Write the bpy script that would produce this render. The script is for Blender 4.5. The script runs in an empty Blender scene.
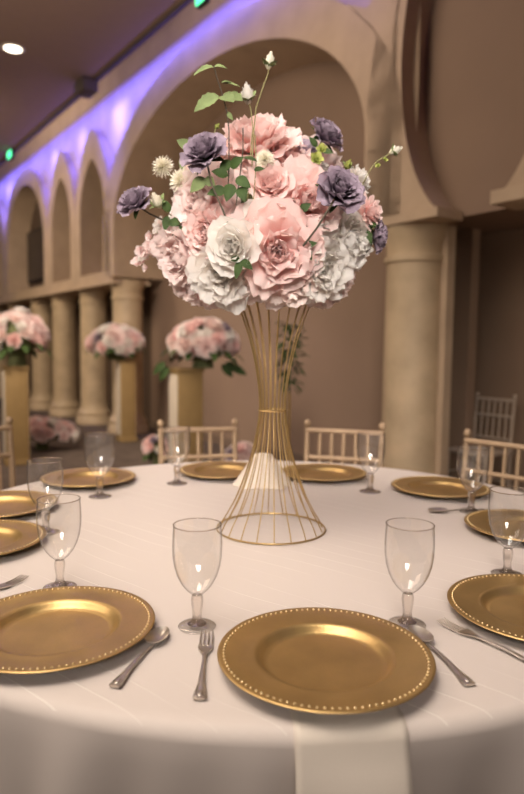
import bpy, bmesh, math, random
from mathutils import Vector, Matrix, Euler, noise
PI = math.pi
R = math.radians
random.seed(7)
scene = bpy.context.scene
COL = scene.collection

# ------------------------------------------------------------------ camera
F_PX, PITCH, ROLL, CAM_Z = 633.0, 0.0785, 0.012, 1.217
CAM_M = Matrix.Translation((0, 0, CAM_Z)) @ Euler((PI/2 - PITCH, 0, 0)).to_matrix().to_4x4() @ Matrix.Rotation(ROLL, 4, 'Z')
cd = bpy.data.cameras.new('camera')
cam = bpy.data.objects.new('camera', cd)
COL.objects.link(cam)
cam.matrix_world = CAM_M
cd.sensor_fit = 'VERTICAL'
cd.sensor_height = 36
cd.lens = F_PX/794*36
cd.clip_start = .05
cd.dof.use_dof = True
cd.dof.focus_distance = 1.15
cd.dof.aperture_fstop = 2.7
scene.camera = cam

def at(px, py, Y):
    """world point seen at a photo pixel, at distance Y in front of the lens"""
    d = CAM_M.to_3x3() @ Vector(((px-262)/F_PX, -(py-397)/F_PX, -1))
    return Vector((0, 0, CAM_Z)) + d*(Y/d.y)

# ------------------------------------------------------------------ mesh helpers
class MB:
    def __init__(self):
        self.v, self.f, self.w = [], [], []
    def add(self, vs, fs, ws=None):
        b = len(self.v)
        self.v += [tuple(v) for v in vs]
        self.f += [tuple(b+i for i in f) for f in fs]
        self.w += list(ws) if ws else [0.0]*len(vs)
        return self
    def box(self, c, s, rot=None):
        c = Vector(c); hx, hy, hz = s[0]/2, s[1]/2, s[2]/2
        vs = [Vector((x, y, z)) for z in (-hz, hz) for x, y in ((-hx, -hy), (hx, -hy), (hx, hy), (-hx, hy))]
        if rot: vs = [rot @ v for v in vs]
        return self.add([v+c for v in vs], [(3, 2, 1, 0), (4, 5, 6, 7), (0, 1, 5, 4), (1, 2, 6, 5), (2, 3, 7, 6), (3, 0, 4, 7)])
    def bbox(self, c, s, rot=None, b=.004):
        """box with chamfered edges"""
        c = Vector(c); h = [s[i]/2 for i in range(3)]
        bm = bmesh.new(); bmesh.ops.create_cube(bm, size=1)
        for v in bm.verts: v.co = Vector((v.co.x*s[0], v.co.y*s[1], v.co.z*s[2]))
        bmesh.ops.bevel(bm, geom=bm.edges[:], offset=min(b, min(h)*.8), segments=2, affect='EDGES', profile=.6)
        bm.verts.index_update()
        vs = [(rot @ v.co if rot else v.co)+c for v in bm.verts]
        fs = [[v.index for v in f.verts] for f in bm.faces]
        bm.free()
        return self.add(vs, fs)
    def lathe(self, prof, n=48, c=(0, 0, 0), cap0=False, cap1=False):
        vs, fs = [], []
        m = len(prof)
        for i in range(n):
            a = 2*PI*i/n
            for r, z in prof: vs.append((c[0]+r*math.cos(a), c[1]+r*math.sin(a), c[2]+z))
        for i in range(n):
            j = (i+1) % n
            for k in range(m-1): fs.append((i*m+k, j*m+k, j*m+k+1, i*m+k+1))
        if cap0: fs.append(tuple(i*m for i in range(n-1, -1, -1)))
        if cap1: fs.append(tuple(i*m+m-1 for i in range(n)))
        return self.add(vs, fs)
    def tube(self, pts, rad, n=8, closed=False, cap=True):
        pts = [Vector(p) for p in pts]; N = len(pts)
        rads = rad if isinstance(rad, (list, tuple)) else [rad]*N
        vs, fs = [], []
        up = None
        for i, p in enumerate(pts):
            if closed: t = pts[(i+1) % N]-pts[i-1]
            else: t = pts[min(i+1, N-1)]-pts[max(i-1, 0)]
            t = t.normalized() if t.length > 1e-9 else Vector((0, 0, 1))
            if up is None:
                up = t.orthogonal().normalized()
            up = (up-t*up.dot(t))
            up = up.normalized() if up.length > 1e-6 else t.orthogonal().normalized()
            s = t.cross(up)
            for k in range(n):
                a = 2*PI*k/n
                vs.append(p+(up*math.cos(a)+s*math.sin(a))*rads[i])
        for i in range(N if closed else N-1):
            j = (i+1) % N
            for k in range(n):
                l = (k+1) % n
                fs.append((i*n+k, i*n+l, j*n+l, j*n+k))
        if cap and not closed:
            fs.append(tuple(range(n-1, -1, -1))); fs.append(tuple((N-1)*n+k for k in range(n)))
        return self.add(vs, fs)
    def ball(self, c, r, nu=8, nv=6, sc=(1, 1, 1)):
        c = Vector(c); vs = [c+Vector((0, 0, -r*sc[2]))]; fs = []
        for j in range(1, nv):
            t = -PI/2+PI*j/nv
            for i in range(nu):
                a = 2*PI*i/nu
                vs.append(c+Vector((r*sc[0]*math.cos(t)*math.cos(a), r*sc[1]*math.cos(t)*math.sin(a), r*sc[2]*math.sin(t))))
        vs.append(c+Vector((0, 0, r*sc[2])))
        for i in range(nu):
            k = (i+1) % nu
            fs.append((0, 1+k, 1+i))
            for j in range(nv-2): fs.append((1+j*nu+i, 1+j*nu+k, 1+(j+1)*nu+k, 1+(j+1)*nu+i))
            fs.append((1+(nv-2)*nu+i, 1+(nv-2)*nu+k, len(vs)-1))
        return self.add(vs, fs)
    def mesh(self, name, smooth=True, angle=None):
        me = bpy.data.meshes.new(name)
        me.from_pydata(self.v, [], self.f)
        me.validate(); 
        if any(self.w):
            at_ = me.attributes.new('tip', 'FLOAT', 'POINT')
            at_.data.foreach_set('value', self.w)
        me.polygons.foreach_set('use_smooth', [smooth]*len(me.polygons))
        if smooth and angle: me.set_sharp_from_angle(angle=R(angle))
        me.update()
        return me
    def build(self, name, mat, parent=None, smooth=True, angle=40):
        return obj(name, self.mesh(name, smooth, angle), mat, parent)

def obj(name, me, mat=None, parent=None):
    o = bpy.data.objects.new(name, me)
    COL.objects.link(o)
    if mat is not None and me is not None and not me.materials: me.materials.append(mat)
    if parent: o.parent = parent
    return o
def tag(o, label=None, cat=None, group=None, kind=None):
    if label: o['label'] = label
    if cat: o['category'] = cat
    if group: o['group'] = group
    if kind: o['kind'] = kind
    return o
def thing(name, label, cat, loc=(0, 0, 0), rz=0, group=None):
    o = bpy.data.objects.new(name, None); COL.objects.link(o)
    o.empty_display_size = .05
    o.location = loc; o.rotation_euler = (0, 0, rz)
    return tag(o, label, cat, group)
def copy_tree(o, parent=None):
    c = o.copy(); COL.objects.link(c); c.parent = parent
    for ch in list(o.children): copy_tree(ch, c)
    return c
def struct(name, mb, mat, smooth=False, angle=35):
    o = mb.build(name, mat, None, smooth, angle); o['kind'] = 'structure'
    return o

# ------------------------------------------------------------------ materials
def mat(name):
    m = bpy.data.materials.new(name); m.use_nodes = True
    nt = m.node_tree; nt.nodes.clear()
    out = nt.nodes.new('ShaderNodeOutputMaterial')
    return m, nt, out
def N(nt, t, **kw):
    n = nt.nodes.new('ShaderNode'+t)
    for k, v in kw.items():
        if k in n.inputs: n.inputs[k].default_value = v
        else: setattr(n, k, v)
    return n
def srgb(r, g, b):
    f = lambda c: c/255/12.92 if c/255 <= .04045 else ((c/255+.055)/1.055)**2.4
    return (f(r), f(g), f(b), 1)
def princ(name, rgb, rough=.5, metal=0, var=.06, scale=8, bump=0, bscale=40, spec=.4, **kw):
    """principled with noise-varied colour and optional bump"""
    m, nt, out = mat(name)
    p = N(nt, 'BsdfPrincipled', Roughness=rough, Metallic=metal)
    p.inputs['Specular IOR Level'].default_value = spec
    tc = N(nt, 'TexCoord')
    nz = N(nt, 'TexNoise', Scale=scale, Detail=5.0)
    nt.links.new(tc.outputs['Object'], nz.inputs['Vector'])
    cr = N(nt, 'ValToRGB')
    c = srgb(*rgb)
    cr.color_ramp.elements[0].position = .3; cr.color_ramp.elements[1].position = .7
    cr.color_ramp.elements[0].color = tuple(x*(1-var) for x in c[:3])+(1,)
    cr.color_ramp.elements[1].color = tuple(min(1, x*(1+var)) for x in c[:3])+(1,)
    nt.links.new(nz.outputs['Fac'], cr.inputs['Fac'])
    nt.links.new(cr.outputs['Color'], p.inputs['Base Color'])
    if bump:
        n2 = N(nt, 'TexNoise', Scale=bscale, Detail=4.0)
        nt.links.new(tc.outputs['Object'], n2.inputs['Vector'])
        b = N(nt, 'Bump', Strength=bump, Distance=.01)
        nt.links.new(n2.outputs['Fac'], b.inputs['Height'])
        nt.links.new(b.outputs['Normal'], p.inputs['Normal'])
    for k, v in kw.items(): p.inputs[k].default_value = v
    nt.links.new(p.outputs['BSDF'], out.inputs['Surface'])
    return m
def emis(name, rgb, s):
    m, nt, out = mat(name)
    e = N(nt, 'Emission', Strength=s); e.inputs['Color'].default_value = rgb
    nt.links.new(e.outputs[0], out.inputs['Surface'])
    return m
def petal_mat(name, base, tip, trans=.3):
    m, nt, out = mat(name)
    a = N(nt, 'Attribute', attribute_name='tip')
    tc = N(nt, 'TexCoord'); nz = N(nt, 'TexNoise', Scale=35.0, Detail=3.0)
    nt.links.new(tc.outputs['Object'], nz.inputs['Vector'])
    ma = N(nt, 'Math', operation='MULTIPLY_ADD'); ma.inputs[1].default_value = .5; ma.inputs[2].default_value = -.25
    nt.links.new(nz.outputs['Fac'], ma.inputs[0])
    ad = N(nt, 'Math', operation='ADD', use_clamp=True)
    nt.links.new(ma.outputs[0], ad.inputs[0]); nt.links.new(a.outputs['Fac'], ad.inputs[1])
    cr = N(nt, 'ValToRGB')
    cr.color_ramp.elements[0].color = srgb(*base); cr.color_ramp.elements[1].color = srgb(*tip)
    cr.color_ramp.elements[0].position = .1; cr.color_ramp.elements[1].position = .85
    nt.links.new(ad.outputs[0], cr.inputs['Fac'])
    p = N(nt, 'BsdfPrincipled', Roughness=.75); p.inputs['Specular IOR Level'].default_value = .15
    t = N(nt, 'BsdfTranslucent')
    nt.links.new(cr.outputs[0], p.inputs['Base Color']); nt.links.new(cr.outputs[0], t.inputs['Color'])
    mx = N(nt, 'MixShader'); mx.inputs[0].default_value = trans
    nt.links.new(p.outputs[0], mx.inputs[1]); nt.links.new(t.outputs[0], mx.inputs[2])
    nt.links.new(mx.outputs[0], out.inputs['Surface'])
    return m

M = {}
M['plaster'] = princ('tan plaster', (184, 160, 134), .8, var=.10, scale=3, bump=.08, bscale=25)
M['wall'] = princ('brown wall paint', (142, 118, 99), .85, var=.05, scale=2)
M['wall_dark'] = princ('dark brown paint and jamb shade', (120, 100, 84), .85, var=.05, scale=2)
M['stone'] = princ('yellow veined stone', (188, 165, 134), .5, var=.14, scale=5, bump=.05)
M['ceiling'] = princ('taupe ceiling paint', (136, 112, 98), .9, var=.03)
M['trim_dark'] = princ('dark umber trim', (66, 54, 47), .8)
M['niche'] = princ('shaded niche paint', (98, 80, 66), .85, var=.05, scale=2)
M['carpet'] = princ('dark patterned carpet', (92, 78, 68), .95, var=.25, scale=6, bump=.3, bscale=200)
M['gold'] = princ('satin gold paint', (198, 164, 108), .36, .8, var=.12, scale=14, bump=.05, bscale=220)
M['gold_bead'] = princ('bright gold beads', (236, 210, 160), .30, .85, var=.05)
M['wire'] = princ('brushed gold wire', (196, 164, 108), .36, .85, var=.05)
M['champagne'] = princ('champagne painted wood', (176, 149, 120), .45, .15, var=.06, scale=12)
M['cushion'] = princ('cream seat fabric', (210, 196, 176), .9)
M['silver'] = princ('aged silver', (206, 196, 184), .28, .85, var=.12, scale=60)
M['pedestal_gold'] = princ('gold pedestal panel', (158, 130, 86), .5, .3, var=.08)
M['pedestal_cream'] = princ('cream pedestal panel', (205, 190, 170), .6)
M['napkin'] = princ('cream satin napkin', (226, 212, 196), .6, var=.03, bump=.05, bscale=400)
M['pale_resin'] = princ('pale resin', (200, 182, 164), .3, var=.03, Alpha=.7)
M['black'] = princ('matte black plastic', (28, 25, 24), .5)
M['speaker'] = princ('taupe speaker shell', (74, 62, 56), .7)
M['screen'] = princ('dark screen', (40, 35, 36), .15)
M['white_trim'] = princ('white metal trim', (220, 214, 205), .5)
M['leaf'] = princ('deep green leaf', (58, 76, 38), .65, var=.35, scale=30, spec=.2)
M['leaf_light'] = princ('sage green leaf', (116, 130, 84), .65, var=.25, scale=30, spec=.2)
M['stem_dark'] = princ('dark brown stem', (70, 60, 46), .6, var=.2, scale=60)
M['stem_green'] = princ('olive stem', (136, 130, 84), .6, var=.2, scale=60)
M['foam'] = princ('moss covered foam', (92, 96, 62), .95, var=.3, scale=60, bump=.5, bscale=90)
M['pink'] = petal_mat('blush pink petal', (242, 194, 188), (253, 228, 223), .45)
M['pink2'] = petal_mat('pale pink petal', (246, 211, 206), (253, 237, 233), .45)
M['blush'] = petal_mat('ivory blush petal', (246, 218, 208), (252, 236, 230), .42)
M['white'] = petal_mat('white petal', (244, 237, 227), (252, 248, 243), .5)
M['cream'] = petal_mat('cream petal', (222, 214, 184), (244, 238, 222), .25)
M['lavender'] = petal_mat('dusty lavender petal', (98, 82, 98), (160, 144, 158), .22)
M['lilac'] = petal_mat('pale lilac petal', (150, 134, 156), (202, 188, 202), .25)
M['green_fl'] = petal_mat('lime green petal', (120, 130, 56), (178, 184, 104), .2)
M['purple_led'] = emis('violet led strip', (.26, .16, 1, 1), 5)
M['green_led'] = emis('green lamp lens', (.10, .85, .38, 1), 3.2)
M['warm_lens'] = emis('warm lamp lens', (1, .86, .66, 1), 9)

# glass: thin walled bowl lets light straight through, reflects by fresnel
m, nt, out = mat('thin clear glass')
tr = N(nt, 'BsdfTransparent'); tr.inputs[0].default_value = (.945, .935, .92, 1)
gl = N(nt, 'BsdfGlossy', Roughness=.0); gl.inputs[0].default_value = (1, 1, 1, 1)
fr = N(nt, 'LayerWeight', Blend=.5)
pw = N(nt, 'Math', operation='POWER'); pw.inputs[1].default_value = 4.0
nt.links.new(fr.outputs['Facing'], pw.inputs[0])
mu = N(nt, 'Math', operation='MULTIPLY_ADD', use_clamp=True); mu.inputs[1].default_value = .75; mu.inputs[2].default_value = .08
nt.links.new(pw.outputs[0], mu.inputs[0])
gcr = N(nt, 'ValToRGB'); gcr.color_ramp.elements[0].color = (.985, .98, .97, 1); gcr.color_ramp.elements[1].color = (.2, .18, .16, 1)  # dark edge tint imitates the outline of refracting glass
gcr.color_ramp.elements[0].position = .55; gcr.color_ramp.elements[1].position = .98
nt.links.new(fr.outputs['Facing'], gcr.inputs[0]); nt.links.new(gcr.outputs[0], tr.inputs[0])
mx = N(nt, 'MixShader')
nt.links.new(mu.outputs[0], mx.inputs[0]); nt.links.new(tr.outputs[0], mx.inputs[1]); nt.links.new(gl.outputs[0], mx.inputs[2])
df = N(nt, 'BsdfDiffuse'); df.inputs[0].default_value = (.9, .86, .82, 1)
hz = N(nt, 'MixShader'); hz.inputs[0].default_value = .03  # pale diffuse haze stands in for light refracted in the bowl
nt.links.new(mx.outputs[0], hz.inputs[1]); nt.links.new(df.outputs[0], hz.inputs[2])
nt.links.new(hz.outputs[0], out.inputs['Surface'])
M['glass'] = m
m, nt, out = mat('solid clear glass')
g = N(nt, 'BsdfGlass', Roughness=.0, IOR=1.48); g.inputs['Color'].default_value = (.97, .95, .93, 1)
t2 = N(nt, 'BsdfTransparent'); t2.inputs[0].default_value = (.96, .94, .92, 1)
mx = N(nt, 'MixShader'); mx.inputs[0].default_value = .45
nt.links.new(g.outputs[0], mx.inputs[1]); nt.links.new(t2.outputs[0], mx.inputs[2]); nt.links.new(mx.outputs[0], out.inputs['Surface'])
M['glass_solid'] = m

# satin tablecloth with thin diagonal pintucks
m, nt, out = mat('cream satin with pintuck lines')
p = N(nt, 'BsdfPrincipled', Roughness=.62); p.inputs['Specular IOR Level'].default_value = .35
p.inputs['Sheen Weight'].default_value = .12
tc = N(nt, 'TexCoord')
dt = N(nt, 'VectorMath', operation='DOT_PRODUCT'); dt.inputs[1].default_value = (.62/.05, .79/.05, .3)
nzw = N(nt, 'TexNoise', Scale=2.5, Detail=2.0)
nt.links.new(tc.outputs['Object'], nzw.inputs['Vector'])
wob = N(nt, 'Math', operation='MULTIPLY_ADD'); wob.inputs[1].default_value = 1.2
nt.links.new(tc.outputs['Object'], dt.inputs[0])
nt.links.new(nzw.outputs['Fac'], wob.inputs[0]); nt.links.new(dt.outputs['Value'], wob.inputs[2])
frc = N(nt, 'Math', operation='FRACT'); nt.links.new(wob.outputs[0], frc.inputs[0])
tri = N(nt, 'Math', operation='SUBTRACT'); tri.inputs[1].default_value = .5; nt.links.new(frc.outputs[0], tri.inputs[0])
ab = N(nt, 'Math', operation='ABSOLUTE'); nt.links.new(tri.outputs[0], ab.inputs[0])
ln = N(nt, 'MapRange'); ln.inputs['From Min'].default_value = .0; ln.inputs['From Max'].default_value = .035
ln.inputs['To Min'].default_value = 1; ln.inputs['To Max'].default_value = 0
nt.links.new(ab.outputs[0], ln.inputs['Value'])
nzf = N(nt, 'TexNoise', Scale=4.0, Detail=1.0); nt.links.new(tc.outputs['Object'], nzf.inputs['Vector'])
msk = N(nt, 'MapRange'); msk.inputs['From Min'].default_value = .42; msk.inputs['From Max'].default_value = .62
nt.links.new(nzf.outputs['Fac'], msk.inputs['Value'])
lm = N(nt, 'Math', operation='MULTIPLY'); nt.links.new(ln.outputs[0], lm.inputs[0]); nt.links.new(msk.outputs[0], lm.inputs[1])
sep = N(nt, 'SeparateXYZ'); nt.links.new(tc.outputs['Object'], sep.inputs[0])
zm = N(nt, 'Math', operation='GREATER_THAN'); zm.inputs[1].default_value = .752; nt.links.new(sep.outputs['Z'], zm.inputs[0])
lm0 = lm; lm = N(nt, 'Math', operation='MULTIPLY'); nt.links.new(lm0.outputs[0], lm.inputs[0]); nt.links.new(zm.outputs[0], lm.inputs[1])
mxc = N(nt, 'MixRGB'); mxc.inputs[1].default_value = srgb(216, 202, 192); mxc.inputs[2].default_value = srgb(236, 226, 215)
nt.links.new(lm.outputs[0], mxc.inputs[0]); nt.links.new(mxc.outputs[0], p.inputs['Base Color'])
nzc = N(nt, 'TexNoise', Scale=9.0, Detail=3.0); nt.links.new(tc.outputs['Object'], nzc.inputs['Vector'])
bsum = N(nt, 'Math', operation='MULTIPLY_ADD'); bsum.inputs[1].default_value = .35
nt.links.new(nzc.outputs['Fac'], bsum.inputs[0]); nt.links.new(lm.outputs[0], bsum.inputs[2])
bp = N(nt, 'Bump', Strength=.25, Distance=.004); nt.links.new(bsum.outputs[0], bp.inputs['Height'])
nt.links.new(bp.outputs[0], p.inputs['Normal'])
nt.links.new(p.outputs[0], out.inputs['Surface'])
M['cloth'] = m

# ------------------------------------------------------------------ the room: arcade wall frame
A0 = Vector((1.176, 4.705, 0))
ES = Vector((-.592, .806, 0)).normalized()
EN = Vector((.806, .592, 0)).normalized()
def W(s, n, z): return A0+ES*s+EN*n+Vector((0, 0, z))
def wbox(mb, s0, s1, n0, n1, z0, z1):
    vs = [W(s, n, z) for z in (z0, z1) for s, n in ((s0, n0), (s1, n0), (s1, n1), (s0, n1))]
    return mb.add(vs, [(0, 1, 2, 3), (7, 6, 5, 4), (4, 5, 1, 0), (5, 6, 2, 1), (6, 7, 3, 2), (7, 4, 0, 3)])
SPRING, ZTOP, CEIL = 2.15, 5.0, 4.40
NF, NS = -.25, -.12                         # front face of the raised bands, face of the wall between them

def arch_big(hw, b, zc, c, k=40):
    pts = [(c-hw, SPRING)]
    for i in range(k+1):
        a = PI-PI*i/k
        pts.append((c+hw*math.cos(a), zc+b*math.sin(a)))
    pts.append((c+hw, SPRING))
    return pts
def arch_keyhole(hw, b, zc, c, z0=SPRING, k=40):
    a0 = math.asin((z0-zc)/b)
    pts = []
    for i in range(k+1):
        a = (PI-a0)+(a0-(PI-a0))*i/k
        pts.append((c+hw*math.cos(a), zc+b*math.sin(a)))
    return pts
def arch_pointed(hw, zs, za, c, z0, k=14):
    h = za-zs; e = max(0, (h*h-hw*hw)/(2*hw)); rad = hw+e; top = math.acos(e/rad); sc_ = h/(rad*math.sin(top))
    half = [(rad*math.cos(top*i/k)-e, zs+rad*math.sin(top*i/k)*sc_) for i in range(k+1)]
    return [(c-hw, z0)]+[(c-x, z) for x, z in half]+[(c+x, z) for x, z in half[-2::-1]]+[(c+hw, z0)]
def resample(path, n):
    d = [0]
    for a, b in zip(path, path[1:]): d.append(d[-1]+math.dist(a, b))
    o = []
    for i in range(n):
        t = d[-1]*i/(n-1); j = 0
        while j < len(d)-2 and d[j+1] < t: j += 1
        u = (t-d[j])/max(1e-9, d[j+1]-d[j])
        o.append((path[j][0]+(path[j+1][0]-path[j][0])*u, path[j][1]+(path[j+1][1]-path[j][1])*u))
    return o
def bay(mb, s0, s1, arch, nb, z0=SPRING):
    """front face of one bay with the arch cut out, plus its soffit going back to nb"""
    n = len(arch)
    c = (s0+s1)/2
    outer = []
    cz = arch[0][1]
    for s, z in arch:                        # push each arch point out to the bay's rectangle along a ray
        ds, dz = s-c, z-(z0)
        if abs(ds) < 1e-6: outer.append((c, ZTOP)); continue
        ts = (s1-c if ds > 0 else c-s0)/abs(ds)
        tz = (ZTOP-z0)/dz if dz > 1e-6 else 1e9
        t = min(ts, tz)
        outer.append((c+ds*t, z0+dz*t))
    # snap the corners
    for tgt in ((s0, ZTOP), (s1, ZTOP)):
        i = min(range(n), key=lambda k: math.dist(outer[k], tgt)); outer[i] = tgt
    vs = [W(s, NS, z) for s, z in arch]+[W(s, NS, z) for s, z in outer]+[W(s, nb, z) for s, z in arch]
    fs = []
    for i in range(n-1):
        fs.append((i, i+1, n+i+1, n+i))
        fs.append((i+1, i, 2*n+i, 2*n+i+1))
    mb.add(vs, fs)
def archivolt(mb, inner, outer, nf, nb):
    """raised band round an arch: front, outer edge and inner edge"""
    n = 60
    a, b = resample(inner, n), resample(outer, n)
    vs = [W(s, nf, z) for s, z in a]+[W(s, nf, z) for s, z in b]+[W(s, nb, z) for s, z in a]+[W(s, nb, z) for s, z in b]
    fs = []
    for i in range(n-1):
        fs += [(i, i+1, n+i+1, n+i), (n+i, n+i+1, 3*n+i+1, 3*n+i), (i+1, i, 2*n+i, 2*n+i+1)]
    fs += [(0, n, 3*n, 2*n), (n-1, 2*n-1, 4*n-1, 3*n-1)]
    mb.add(vs, fs)

CW = [6.5, 7.8, 10.55, 12.0, 13.5, 15.0]     # far bays beyond the big arch
SB = 5.17
front = MB()
big = arch_big(2.335, 1.32, 2.79, 2.72)
bay(front, 0.0, SB, big, .50)
key = arch_keyhole(.58, 1.144, 3.2, -.53)
bay(front, -1.30, 0.12, key, .0)
small = []
e = [SB]+CW
SILL = 2.24
for k_, (s0, s1) in enumerate(zip(e, e[1:])):
    c = (s0+s1)/2; wide = s1-s0 > 2
    hw = (s1-s0)/2-(.24 if wide else .21)
    a = arch_pointed(hw, 3.02 if wide else 3.12, 4.13 if wide else 3.87, c, SILL)
    small.append((c, a, (s1-s0)/2, wide)); bay(front, s0, s1, a, .16, SILL)
# plain stretch to the right of the keyhole arch (outside the picture) and the beam over the far columns
wbox(front, -6.0, -1.30, NF, .5, SPRING, ZTOP)
wbox(front, SB, CW[-1], NF, .30, SPRING-.06, SILL)
wbox(front, CW[-1], 17, NF, .3, 0, ZTOP)
struct('wall_back', front, M['plaster'], smooth=True, angle=30)

band = MB()
archivolt(band, big, arch_big(2.70, 1.66, 2.79, 2.72), NF, NS)
struct('trim_1', band, M['plaster'], smooth=True, angle=30)
for i, (c, a, hb, wide) in enumerate(small):
    b = MB(); archivolt(b, a, arch_pointed(hb-.004, 2.98 if wide else 3.10, 4.44 if wide else 4.30, c, SILL), NF, NS)
    struct('trim_%d' % (i+2), b, M['plaster'], smooth=True, angle=30)
b = MB(); archivolt(b, key, [(-1.22, SPRING)]+[(-.53+.68*math.cos(PI-PI*i/40), 3.2+1.28*math.sin(PI-PI*i/40)) for i in range(41)]+[(.15, SPRING)], NF, NS)
pg = [(.09, 3.05), (.37, 3.05), (.30, 3.5), (.62, 3.84), (.40, 3.72), (.02, 4.0), (.09, 3.5)]
n_ = len(pg)
b.add([W(s_, NF, z_) for s_, z_ in pg]+[W(s_, NS, z_) for s_, z_ in pg], [tuple(range(n_))]+[(i_, (i_+1) % n_, n_+(i_+1) % n_, n_+i_) for i_ in range(n_)])
wbox(b, .13, .37, NF, NS, SPRING, 3.06)
struct('trim_9', b, M['plaster'], smooth=True, angle=30)
# ledge the arches spring from
b = MB(); wbox(b, -.33, .34, NF-.03, -.01, SPRING-.05, SPRING+.012); wbox(b, -1.6, -.74, NF-.05, -.01, SPRING-.05, SPRING+.03)
wbox(b, SB-.20, CW[-1], NF-.05, .25, SPRING-.10, SPRING-.055)
struct('trim_10', b, M['plaster'])

# niches and recess walls behind the arches
b = MB()
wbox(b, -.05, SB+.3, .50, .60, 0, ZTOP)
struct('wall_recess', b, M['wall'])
b = MB(); wbox(b, -2.6, .16, .0, .06, SPRING-.02, ZTOP)
struct('wall_niche', b, M['wall'])
b = MB()
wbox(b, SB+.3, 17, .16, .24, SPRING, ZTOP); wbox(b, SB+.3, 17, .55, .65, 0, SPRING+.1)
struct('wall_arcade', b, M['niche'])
b = MB()
wbox(b, -6, .16, .80, .90, 0, SPRING+.1); wbox(b, -6, .15, .02, .85, SPRING, SPRING+.06)
struct('wall_passage', b, M['wall'])
b = MB(); wbox(b, .12, .22, .14, .80, 0, SPRING); struct('wall_jamb', b, M['wall_dark'])  # shade of the recess corner put into this jamb's darker colour

def column(s, n, r, big_=False):
    mb = MB(); h = SPRING-.05
    prof = [(r*1.35, 0), (r*1.35, .10), (r*1.22, .13), (r*1.28, .17), (r*1.12, .22), (r*1.02, .27), (r, .34), (r*1.0, h*.5), (r*.97, h-.30),
            (r*.97, h-.26), (r*1.06, h-.25), (r*1.06, h-.21), (r*.98, h-.20), (r*1.0, h-.12), (r*1.2, h-.03), (r*1.22, h)]
    c = W(s, n, 0)
    mb.lathe(prof, 40, c, cap1=True)
    o = struct('column', mb, M['stone'], smooth=True, angle=45)
    return o
column(.08, 0, .215)
column(SB, 0, .21)
for s in (6.42, 7.74, 8.95, 10.5, 12.0, 13.5): column(s, 0, .205)
column(-1.5, 0, .2)
b = MB(); wbox(b, -.185, .15, .03, .12, 0, SPRING-.05)
struct('wall_pier', b, M['plaster'])

# floor, ceiling with violet cove, enclosing walls
b = MB(); b.box((-4, 6, -.05), (34, 34, .1)); struct('floor', b, M['carpet'])
b = MB(); wbox(b, -8, 17.2, -22, -.70, CEIL, CEIL+.10)
struct('ceiling', b, M['ceiling'])
b = MB(); wbox(b, -8, 17.2, -.74, -.69, CEIL-.03, CEIL+.30)
struct('trim_11', b, M['trim_dark'])
b = MB(); wbox(b, -8, 17.2, -.76, .9, ZTOP, ZTOP+.1)
struct('ceiling_cove', b, M['ceiling'])
b = MB(); wbox(b, 17, 17.15, -22, 1, 0, ZTOP); struct('wall_left', b, M['wall'])
b = MB(); wbox(b, -8.1, -8, -22, 1, 0, ZTOP); struct('wall_right', b, M['wall'])
b = MB(); wbox(b, -8, 17, -22.1, -22, 0, ZTOP); struct('wall_front', b, M['wall'])
b = MB(); wbox(b, -6, 17, -.575, -.545, CEIL+.16, CEIL+.19)
led = struct('trim_12', b, M['purple_led'])
b = MB(); wbox(b, .25, SB+.2, .485, .50, 0, .10); struct('baseboard_back', b, M['wall_dark'])

# ------------------------------------------------------------------ table
TC = Vector((.027, 1.637, 0)); TR = .916; TZ = .76
def T(x, y, z=0): return Vector((x, y, TZ+z))
tb = thing('banquet_table', 'round banquet table under the cream satin cloth', 'table', TC)
MB().lathe([(0.001, .728), (TR-.02, .728), (TR-.012, .735), (TR-.012, .750), (TR-.02, .756), (0.001, .756)], 64).build('tabletop', M['wall_dark'], tb)
for k in range(4):
    a = PI/4+k*PI/2; x, y = .55*math.cos(a), .55*math.sin(a)
    MB().tube([(x*1.05, y*1.05, 0), (x, y, .725)], .016).build('leg', M['black'], tb)
cl = MB(); nth = 288
rings = []
for r in (.02, .2, .4, .6, .75, .85, .885): rings.append((r, TZ, 0))
for k in range(6):
    a = (k+1)/6*PI/2; rings.append((TR-.022+.022*math.sin(a), TZ-.022+.022*math.cos(a), 0))
for k in range(1, 23):
    t = k/22; rings.append((TR+.014*t, TZ-.022-(TZ-.05)*t, t))
folds = [(11, .6, .3), (17, 1.9, .45), (26, .4, .3), (7, 2.2, .25), (47, .9, .42)]
vs, fs = [], []
for r, z, t in rings:
    for i in range(nth):
        a = 2*PI*i/nth
        f = sum(w*math.sin(k*a+ph+.5*math.sin(3*a)) for k, ph, w in folds)
        amp = .031*min(1, t*5)**.8*(.55+.45*t)
        rr = r+amp*f-(.012*min(1, t*4))
        vs.append((rr*math.cos(a), rr*math.sin(a), z))
m_ = len(rings)
for j in range(m_-1):
    for i in range(nth):
        k = (i+1) % nth
        fs.append((j*nth+i, (j+1)*nth+i, (j+1)*nth+k, j*nth+k) if False else (j*nth+i, j*nth+k, (j+1)*nth+k, (j+1)*nth+i)[::-1])
fs.append(tuple(range(nth)))
cl.add(vs, fs)
o = cl.build('tablecloth', M['cloth'], None, True, 80); o.location = TC
tag(o, 'cream satin tablecloth with faint pintuck lines draped over the round table', 'tablecloth')

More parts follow.
